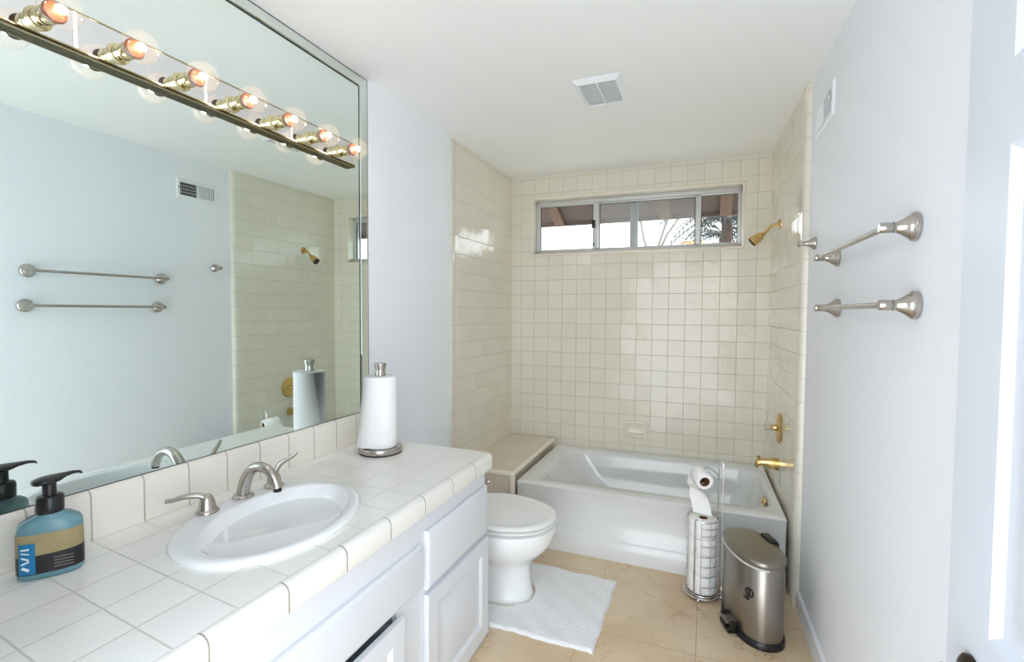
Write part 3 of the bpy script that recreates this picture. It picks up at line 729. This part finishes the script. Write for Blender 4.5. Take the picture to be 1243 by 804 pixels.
bm.from_mesh((lambda: (lambda t, me: (loft(t, loops), bmesh.ops.recalc_face_normals(t, faces=t.faces[:]), t.transform(RZ(38)), t.to_mesh(me), me)[-1])(bmesh.new(), bpy.data.meshes.new('tmp')))())
obj('pump_head', bm, 'black', sp, ang=60)

# ------------------------------------------------------------------ paper towel holder and roll
PX, PY = -1.256, 1.650
ph = thing('paper_towel_holder', 'brushed steel paper towel stand at the far end of the countertop', 'paper towel holder', (PX, PY, ZC+.0006))
bm = B(); lathe(bm, [(0, .004), (.086, .004), (.088, .007), (.088, .022), (.086, .025), (0, .025)], 48); obj('base', bm, 'nickel', ph)
bm = B(); lathe(bm, [(0, 0), (.087, 0), (.087, .0042), (0, .0042)], 48); obj('base_pad', bm, 'rubber', ph)
bm = B(); lathe(bm, [(.008, .025), (.008, .332)], 16); obj('rod', bm, 'nickel', ph)
bm = B(); lathe(bm, [(0, .320), (.022, .320), (.022, .326), (.0195, .330), (.0195, .344), (.0235, .356), (.025, .368), (.023, .3715), (0, .3725)], 32); obj('knob', bm, 'nickel', ph)
pr = thing('paper_towel_roll', 'white paper towel roll with a loose end on the steel stand', 'paper towel roll', (PX, PY, ZC+.0262))
bm = B(); RR = .066
lathe(bm, [(.019, 0), (RR-.002, 0), (RR, .002), (RR, .290), (RR-.003, .293), (.019, .293), (.019, 0)], 56, cap=False); obj('towels', bm, 'paper', pr)
bm = B(); lathe(bm, [(.0175, .001), (.0188, .001), (.0188, .2925), (.0175, .2925), (.0175, .001)], 28, cap=False); obj('core', bm, 'card', pr)
# loose sheet flaring away at the lower left, towards the camera
bm = B(); rows = []
for i in range(15):
    t = i/14; z = lerp(.291, -.004, t)
    row = []
    for j in range(11):
        s = j/10; a = math.radians(lerp(-62, -150-18*t, s)); fl = (s**1.6)*(.004+.036*t**1.4)
        r = RR+.0012+fl; row.append((r*math.cos(a), r*math.sin(a), z+(.012*(1-s)*t*t) - .010*s*s*t*(0 if s < .99 else 0)))
    rows.append(row)
loft(bm, rows, False, False, closed=False); obj('loose_sheet', bm, 'paper', pr, normals=False)

# ------------------------------------------------------------------ small holder on the vanity side
tp = thing('paper_holder_post', 'small nickel holder post on the far side panel of the vanity', 'paper holder', (-.872, YE-.0115, .665))
bm = B(); lathe(bm, [(0, 0), (.019, 0), (.019, .004), (.013, .009), (.009, .014), (.008, .040), (0, .040)], 24, RX(-90)); obj('post', bm, 'nickel', tp)
bm = B(); lathe(bm, [(0, -.012), (.008, -.012), (.011, -.006), (.011, .012), (.008, .018), (0, .018)], 20, TR(0, .042, 0) @ RY(90)); obj('arm', bm, 'nickel', tp)

# ------------------------------------------------------------------ toilet
TY = 2.185
to = thing('toilet', 'white toilet with closed lid between the vanity and the tub', 'toilet', (-.965, TY, 0))
def egg(f, b, wd, z, x=0, seg=48, ex=2.25):
    out = []
    for i in range(seg):
        t = 2*PI*i/seg; c, s = math.cos(t), math.sin(t)
        e = 2/ex
        out.append((x+(f if c > 0 else b)*math.copysign(abs(c)**e, c), wd*math.copysign(abs(s)**e, s), z))
    return out
bm = B()
loft(bm, [egg(.197, .30, .122, 0), egg(.197, .30, .122, .012), egg(.190, .29, .114, .03), egg(.180, .27, .106, .09), egg(.180, .26, .106, .15), egg(.194, .26, .122, .185),
          egg(.235, .26, .165, .225), egg(.275, .26, .196, .265), egg(.298, .26, .209, .305), egg(.305, .26, .213, .345), egg(.301, .26, .211, .362), egg(.278, .24, .19, .368)])
obj('bowl', bm, 'porc', to, ang=60)
bm = B(); loft(bm, [egg(.275, .19, .187, .3770), egg(.304, .21, .213, .3785), egg(.307, .21, .216, .386), egg(.303, .21, .213, .388), egg(.275, .19, .187, .3885)]); obj('seat', bm, 'seat', to, ang=60)
bm = B(); loft(bm, [egg(.275, .19, .187, .3962), egg(.304, .21, .213, .3975), egg(.307, .21, .216, .404), egg(.298, .205, .208, .412), egg(.275, .19, .190, .4135), egg(.262, .18, .178, .4105), egg(.245, .17, .165, .4105), egg(.1, .08, .06, .413)]); obj('lid', bm, 'seat', to, ang=50)
bm = B(); box(bm, -.46, -.255, -.225, .225, .30, .575, .02, 3); tk = obj('tank', bm, 'porc', to)
bm = B(); box(bm, -.468, -.247, -.232, .232, .5755, .605, .008, 2); obj('tank_lid', bm, 'porc', to)
bm = B(); lathe(bm, [(0, 0), (.012, 0), (.012, .008), (0, .01)], 16, TR(-.2545, -.16, .52) @ RY(90)); tube(bm, [(-.246, -.16, .52), (-.242, -.12, .515), (-.242, -.09, .512)], .006, 8); obj('flush_lever', bm, 'chrome', to)
bm = B(); box(bm, -.31, -.2, -.13, .13, .05, .36, .02); obj('trapway', bm, 'porc', to)

# ------------------------------------------------------------------ contour mat
mt = obj('toilet_mat', B(), 'mat') if False else None
bm = B(); random.seed(2)
NXm, NYm = 84, 84; mx0, mx1, my0, my1 = -.965, -.408, 1.905, 2.485
gv = {}
for i in range(NXm+1):
    for j in range(NYm+1):
        u, v = i/NXm, j/NYm
        x = lerp(mx0, mx1, u); y = lerp(my0, my1, v)
        x += .0025*math.sin(y*31)*u**4+.0012*math.sin(y*140)*u**9; y += .003*math.sin(x*23)*(2*v-1)**4+.0018*math.sin(x*97)*(2*v-1)**8-.020*u*v
        dx, dy = x+.900, y-TY
        if (dx < 0 and abs(dy) < .138) or (dx/.138)**2+(dy/.138)**2 < 1: continue
        e = min(u*NXm, (1-u)*NXm, v*NYm, (1-v)*NYm)
        gv[i, j] = (x, y, .013+.003*random.random()+.003*math.sin(x*38+y*17)*math.sin(y*29) if e > .5 else .002)
vt = {k: bm.verts.new(p) for k, p in gv.items()}; vb = {k: bm.verts.new((p[0], p[1], .0008)) for k, p in gv.items()}
for (i, j) in gv:
    ks = [(i, j), (i+1, j), (i+1, j+1), (i, j+1)]
    if all(k in gv for k in ks):
        bm.faces.new([vt[k] for k in ks]); bm.faces.new([vb[k] for k in ks[::-1]])
for e in [e for e in bm.edges if len(e.link_faces) == 1 and e.verts[0].co.z > .0012 or (len(e.link_faces) == 1)]: pass
inv = {v: k for k, v in vt.items()}
for e in [e for e in bm.edges if len(e.link_faces) == 1 and e.verts[0] in inv and e.verts[1] in inv]:
    a, b = inv[e.verts[0]], inv[e.verts[1]]
    try: bm.faces.new((vt[a], vt[b], vb[b], vb[a]))
    except ValueError: pass
bmesh.ops.delete(bm, geom=[v for v in bm.verts if not v.link_faces], context='VERTS')
mt = obj('toilet_mat', bm, 'mat', ang=80); tag(mt, 'white cotton contour mat on the floor around the toilet foot', 'bath mat')

# ------------------------------------------------------------------ trash can
tcn = thing('trash_can', 'oval brushed steel pedal bin beside the tub and right wall', 'trash can', (.207, 2.362, 0), math.radians(-68.6))
# local X = long axis (towards the camera), local -Y = pedal side
LA, SA2 = .172, .096
def ovl(d, z, n=2.35): return sell(LA+d, SA2+d, n, z, 64)
bm = B(); loft(bm, [ovl(.004, 0), ovl(.008, .003), ovl(.008, .026), ovl(.004, .031), ovl(-.004, .031)]); obj('base', bm, 'black', tcn, ang=50)
bm = B(); loft(bm, [ovl(-.006, .029), ovl(0, .029), ovl(0, .338), ovl(-.003, .342), ovl(-.006, .342)], True, True); bd = obj('body', bm, 'steel', tcn, ang=50)
bm = B(); loft(bm, [ovl(-.004, .3435), ovl(.005, .3435), ovl(.006, .347), ovl(.006, .362), ovl(.002, .368), ovl(-.02, .374), ovl(-.05, .379), ovl(-.085, .381)]); obj('lid', bm, 'steel_lid', tcn, ang=50)
bm = B(); loops = []
for x in (-.062, -.055, .02, .027):
    hh = .004 if x in (-.062, .027) else 0
    loops.append([(x-.03, y, z) for y, z in ((.088, .332+hh), (.118-hh, .334+hh), (.121-hh, .365-hh), (.108, .381-hh), (.078, .3805-hh), (.078, .3765))])
loft(bm, loops); obj('hinge_cover', bm, 'black', tcn, ang=50)
bm = B(); box(bm, -.020, .068, -.135, -.082, .004, .030, .006); box(bm, -.026, -.014, -.128, -.085, .012, .058, .004); box(bm, .060, .072, -.128, -.085, .012, .058, .004); pd = obj('pedal_housing', bm, 'black', tcn)
bm = B(); box(bm, -.012, .058, -.138, -.092, .041, .050, .003); obj('pedal', bm, 'steel', tcn)
bm = B(); lo = []; hi = []; ou = []
for i in range(25):
    t = math.radians(lerp(168, 352, i/24)); c, s = math.cos(t), math.sin(t); e = 2/2.35
    def pp(d): return ((LA+d)*math.copysign(abs(c)**e, c), (SA2+d)*math.copysign(abs(s)**e, s))
    dz = .007+(.012+.006*abs(math.sin(i*.9)))*max(0, 1-i/11)
    lo.append((*pp(.0012), .3432)); ou.append((*pp(.0085), .3425-dz*.35)); hi.append((*pp(.0055), .342-dz))
loft(bm, [lo, ou, hi], False, False, closed=False); obj('bag_edge', bm, 'liner', tcn, normals=False)['label'] = 'white plastic bag edge under the lid'
# round emblem on the body near the camera end
def bodypt(t, d):
    c, s = math.cos(t), math.sin(t); e = 2/2.35
    return Vector(((LA+d)*math.copysign(abs(c)**e, c), (SA2+d)*math.copysign(abs(s)**e, s), 0))
te = math.radians(-47); pe = bodypt(te, .0006); tg = (bodypt(te+.04, 0)-bodypt(te-.04, 0)).normalized(); nn = tg.cross(Vector((0, 0, 1)))
Me = Matrix((tg, Vector((0, 0, 1)), nn)).transposed().to_4x4(); Me.translation = pe+Vector((0, 0, .222))
bm = B()
def ring(bm, r0, r1, a0, a1, M, z0=0., z1=.0006, n=20):
    t = bmesh.new(); loops = []
    for i in range(n+1):
        a = math.radians(lerp(a0, a1, i/n)); loops.append([(r*math.cos(a), r*math.sin(a), z) for r, z in ((r0, z0), (r1, z0), (r1, z1), (r0, z1))])
    loft(t, loops); t.transform(M); join(bm, t)
for a0_, a1_ in ((118, 282), (-62, 102)): ring(bm, .013, .021, a0_, a1_, Me)
box(bm, -.0015, .0015, -.016, .016, 0, .0006, M=Me @ RZ(20)); box(bm, -.006, -.003, -.011, .008, 0, .0006, M=Me @ RZ(20)); box(bm, .003, .006, -.008, .011, 0, .0006, M=Me @ RZ(20))
for k in range(3): box(bm, -.022, .010-.004*k, -.0012, .0012, 0, .0006, M=Me @ TR(-.006, -.026-.005*k, 0) @ RZ(-12))
em = obj('emblem', bm, 'black', bd, smooth=False)

# ------------------------------------------------------------------ toilet paper stand
SX, SY = -.002, 2.545
st = thing('toilet_paper_stand', 'chrome wire toilet paper stand in front of the tub', 'toilet paper stand', (SX, SY, 0))
RW = .0745; wr = .0026
def circ(r, z, a0=0, a1=360, n=40): return [(r*math.cos(math.radians(lerp(a0, a1, i/n))), r*math.sin(math.radians(lerp(a0, a1, i/n))), z) for i in range(n+(a1-a0 != 360))]
bm = B(); tube(bm, circ(RW+.010, .012), .0045, 10, closed=True); tube(bm, circ(RW+.002, .020), wr, 8, closed=True)
for a in range(0, 180, 45):
    c, s = math.cos(math.radians(a)), math.sin(math.radians(a)); tube(bm, [(-c*(RW+.008), -s*(RW+.008), .014), (c*(RW+.008), s*(RW+.008), .014)], wr, 6)
bs = obj('base_ring', bm, 'chrome', st)
for a in (-100, -10, 80, 170):
    c, s = math.cos(math.radians(a)), math.sin(math.radians(a)); bm = B(); lathe(bm, [(0, 0), (.005, .001), (.007, .006), (.005, .011), (0, .013)], 12, TR(c*(RW+.014), s*(RW+.014), 0)); obj('foot', bm, 'chrome', st)
bm = B()
A0, A1 = -95, 200       # wire cage open on the left front
tube(bm, circ(RW, .385, A0, A1), .0034, 8)
for z in (.065, .115, .165, .215, .265, .315, .350): tube(bm, circ(RW, z, A0, A1), .0018, 6)
for a in (-95, -62, -25, 30, 75, 120, 160, 200):
    c, s = math.cos(math.radians(a)), math.sin(math.radians(a)); tube(bm, [(c*RW, s*RW, .016), (c*RW, s*RW, .386)], .0018, 6)
obj('wire_cage', bm, 'chrome', st)
bm = B()
for a in (-118,):
    c, s = math.cos(math.radians(a)), math.sin(math.radians(a)); tube(bm, [(c*RW*1.02, s*RW*1.02, .014), (c*RW*1.02, s*RW*1.02, .382), (c*RW*.86, s*RW*.86, .388), (c*RW*.8, s*RW*.8, .386)], .004, 8)
obj('front_bar', bm, 'chrome', st)
bm = B(); ax, ay = .078, .018
loop = [(ax-.011, ay+.006, .012), (ax-.011, ay+.006, .3), (ax-.010, ay+.006, .640)]+[(ax-.011*math.cos(PI*i/8), ay+.006*math.cos(PI*i/8), .648+.012*math.sin(PI*i/8)) for i in range(9)]+[(ax+.010, ay-.006, .640), (ax+.011, ay-.006, .3), (ax+.011, ay-.006, .012)]
tube(bm, loop, .0030, 8); obj('post', bm, 'chrome', st)
bm = B(); tube(bm, smooth_path([(ax-.004, ay+.002, .575), (ax-.022, ay+.012, .602), (ax-.055, ay+.02, .622), (ax-.085, ay+.022, .622), (ax-.105, ay+.015, .612), (ax-.112, ay-.01, .594), (ax-.098, ay-.05, .580), (ax-.088, ay-.083, .572), (ax-.080, ay-.092, .58)], 5), .0026, 8); obj('arm', bm, 'chrome', st)
# rolls
def roll(rad, core, hgt, name='toilet_paper_roll'):
    r = thing(name, '', 'toilet paper', (0, 0, 0)); bm = B()
    lathe(bm, [(core, 0), (rad-.004, 0), (rad-.001, .003), (rad, .008), (rad, hgt-.008), (rad-.001, hgt-.003), (rad-.004, hgt), (core, hgt), (core, 0)], 44, cap=False); obj('paper', bm, 'paper', r)
    bm = B(); lathe(bm, [(core-.0015, .0005), (core-.0002, .0005), (core-.0002, hgt-.0005), (core-.0015, hgt-.0005), (core-.0015, .0005)], 24, cap=False); obj('core', bm, 'card', r); return r
r0 = roll(.068, .021, .0890)
labs = ['bottom toilet paper roll in the chrome wire stand', 'second toilet paper roll from the bottom of the wire stand', 'third toilet paper roll from the bottom of the wire stand', 'topmost stacked toilet paper roll showing its core in the wire stand']
for k in range(4):
    o = r0 if k == 0 else dup(r0, (0, 0, 0))
    o.location = (SX, SY, .0228+k*.0898); o['label'] = labs[k]; o['group'] = 'toilet paper rolls stacked in the stand'
hr = thing('toilet_paper_roll', 'nearly finished toilet paper roll hanging on the stand arm above the stack', 'toilet paper', (SX-.012, SY-.010, .588), math.radians(-62))
hr.rotation_euler = (0, 0, 0)
dirv = Vector((.30, -.93, -.16)).normalized()
Mr = dirv.to_track_quat('Z', 'Y').to_matrix().to_4x4()
bm = B(); rad, core, hh = .040, .0235, .105
lathe(bm, [(core, -hh/2), (rad-.002, -hh/2), (rad, -hh/2+.003), (rad, hh/2-.003), (rad-.002, hh/2), (core, hh/2), (core, -hh/2)], 40, Mr, cap=False); obj('paper', bm, 'paper', hr)
bm = B(); lathe(bm, [(core-.0015, -hh/2+.0004), (core-.0002, -hh/2+.0004), (core-.0002, hh/2-.0004), (core-.0015, hh/2-.0004), (core-.0015, -hh/2+.0004)], 24, Mr, cap=False); obj('core', bm, 'card', hr)
bm = B(); xa = Vector((.95, .3, 0)).normalized(); rows = []
for i in range(13):
    t = i/12; z = lerp(-.01, -.186, t); ox = lerp(-.010, .004, t)-.004*math.sin(t*5)
    rows.append([Vector((ox, 0, z))+Vector((0, 0, 0))+dirv.lerp(Vector((.88, -.42, .05)), min(1, t*1.8)).normalized()*s*hh*.46+Vector((-.036*(1-t)*(1 if t < .3 else .4), 0, 0)) for s in (-1, -.5, 0, .5, 1)])
loft(bm, rows, False, False, closed=False); obj('loose_end', bm, 'paper', hr, normals=False)

# ------------------------------------------------------------------ towel bars, hook (local -X into the room)
def post_bm(length, M=None):
    bm = B(); lathe(bm, [(0, 0), (.033, 0), (.034, .003), (.033, .010), (.028, .013), (.027, .017), (.0225, .022), (.0165, .032), (.0125, .042), (.0125, .0445), (.0135, .0455), (.0135, .0475), (.0105, .049), (.0105, .0515), (.0125, .053), (.0125, length), (.011, length+.003), (0, length+.003)], 32, (M or Matrix()) @ RY(-90)); return bm
def towel_bar(y0, y1, z, label, z1=None):
    c = right((y0+y1)/2); t = thing('towel_bar', label, 'towel bar', (c[0], c[1], z), ARZ, 'towel bars on the right wall'); h = (y1-y0)/2
    for s in (-1, 1): obj('post', post_bm(.072, TR(0, s*h, 0)), 'nickel', t, ang=50)
    bm = B(); tube(bm, [(-.062, -h, 0), (-.062, h, 0)], .0078, 16); obj('bar', bm, 'nickel', t)
    return t
towel_bar(1.42, 2.085, 1.600, 'upper of two brushed nickel towel bars on the right wall')
towel_bar(1.405, 2.062, 1.415, 'lower of two brushed nickel towel bars on the right wall')
c = right(2.455); hk = thing('robe_hook', 'single brushed nickel hook on the right wall by the tile edge', 'hook', (c[0], c[1], 1.70), ARZ)
bm = B(); lathe(bm, [(0, 0), (.027, 0), (.028, .003), (.026, .009), (.020, .014), (.012, .030), (.0095, .040), (.0115, .042), (.0095, .045), (.009, .062), (0, .063)], 32, RY(-90)); obj('post', bm, 'nickel', hk, ang=50)
bm = B(); lathe(bm, [(0, -.016), (.009, -.016), (.0125, -.010), (.0125, .010), (.009, .016), (0, .016)], 24, TR(-.058, 0, 0) @ RX(90)); obj('peg', bm, 'nickel', hk, ang=50)

# ------------------------------------------------------------------ vents
c = right(2.338); wv = thing('wall_vent', 'white louvred air register high on the right wall', 'vent', (c[0], c[1], 2.221), ARZ)
hy, hz = .143, .068
def frame_loops(hy, hz, seq): return [[(-x, -hy+i, -hz+i), (-x, hy-i, -hz+i), (-x, hy-i, hz-i), (-x, -hy+i, hz-i)] for i, x in seq]
bm = B(); loft(bm, [[(x, y, z) for x, y, z in lp] for lp in frame_loops(hy, hz, ((0, .0005), (0, .004), (.006, .010), (.024, .010), (.025, .002)))], False, False); box(bm, -.010, -.001, -.004, .004, -hz+.024, hz-.024); obj('frame', bm, 'trim', wv, ang=20)
bm = B(); box(bm, -.002, -.0006, -hy+.02, hy-.02, -hz+.02, hz-.02); obj('duct_shade_sheet', bm, 'dark', wv, smooth=False)  # dark sheet stands in for the shade inside the duct
for sd_ in (-1, 1):
    bm = B()
    for i in range(8):
        y = sd_*(.012+.0135*i); box(bm, -.0048, .0048, -.0006, .0006, -hz+.023, hz-.023, M=TR(-.0065, y, 0) @ RZ(sd_*-38))
    if sd_ < 0:
        for z in (-.022, 0, .022): box(bm, -.003, -.0024, -hy+.024, -.005, z-.0012, z+.0012)
    obj('louvres', bm, 'trim', wv, smooth=False)
bm = B(); box(bm, -.022, -.008, -hy+.010, -hy+.015, -.004, .012, .001); obj('damper_lever', bm, 'chrome', wv)
cv = thing('ceiling_vent', 'square white exhaust fan grille on the ceiling', 'vent', (-.484, 2.304, H))
bm = B(); vx, vy = .108, .142
loft(bm, [[(sx*(vx-i), sy*(vy-i), -z) for sx, sy in ((-1, -1), (1, -1), (1, 1), (-1, 1))] for i, z in ((0, .0005), (.001, .004), (.020, .020), (.024, .020), (.025, .010))], False, False); obj('frame', bm, 'trim', cv, ang=20)
bm = B()
for i in range(15):
    y = -.112+.016*i; box(bm, -vx+.023, vx-.023, -.0045, .0045, -.001, .001, M=TR(0, y, -.016) @ RX(28))
box(bm, -.003, .003, -vy+.023, vy-.023, -.020, -.012)
obj('slats', bm, 'trim', cv, smooth=False)
bm = B(); box(bm, -vx+.022, vx-.022, -vy+.022, vy-.022, -.004, -.001); obj('fan_opening', bm, 'greyfan', cv, smooth=False)
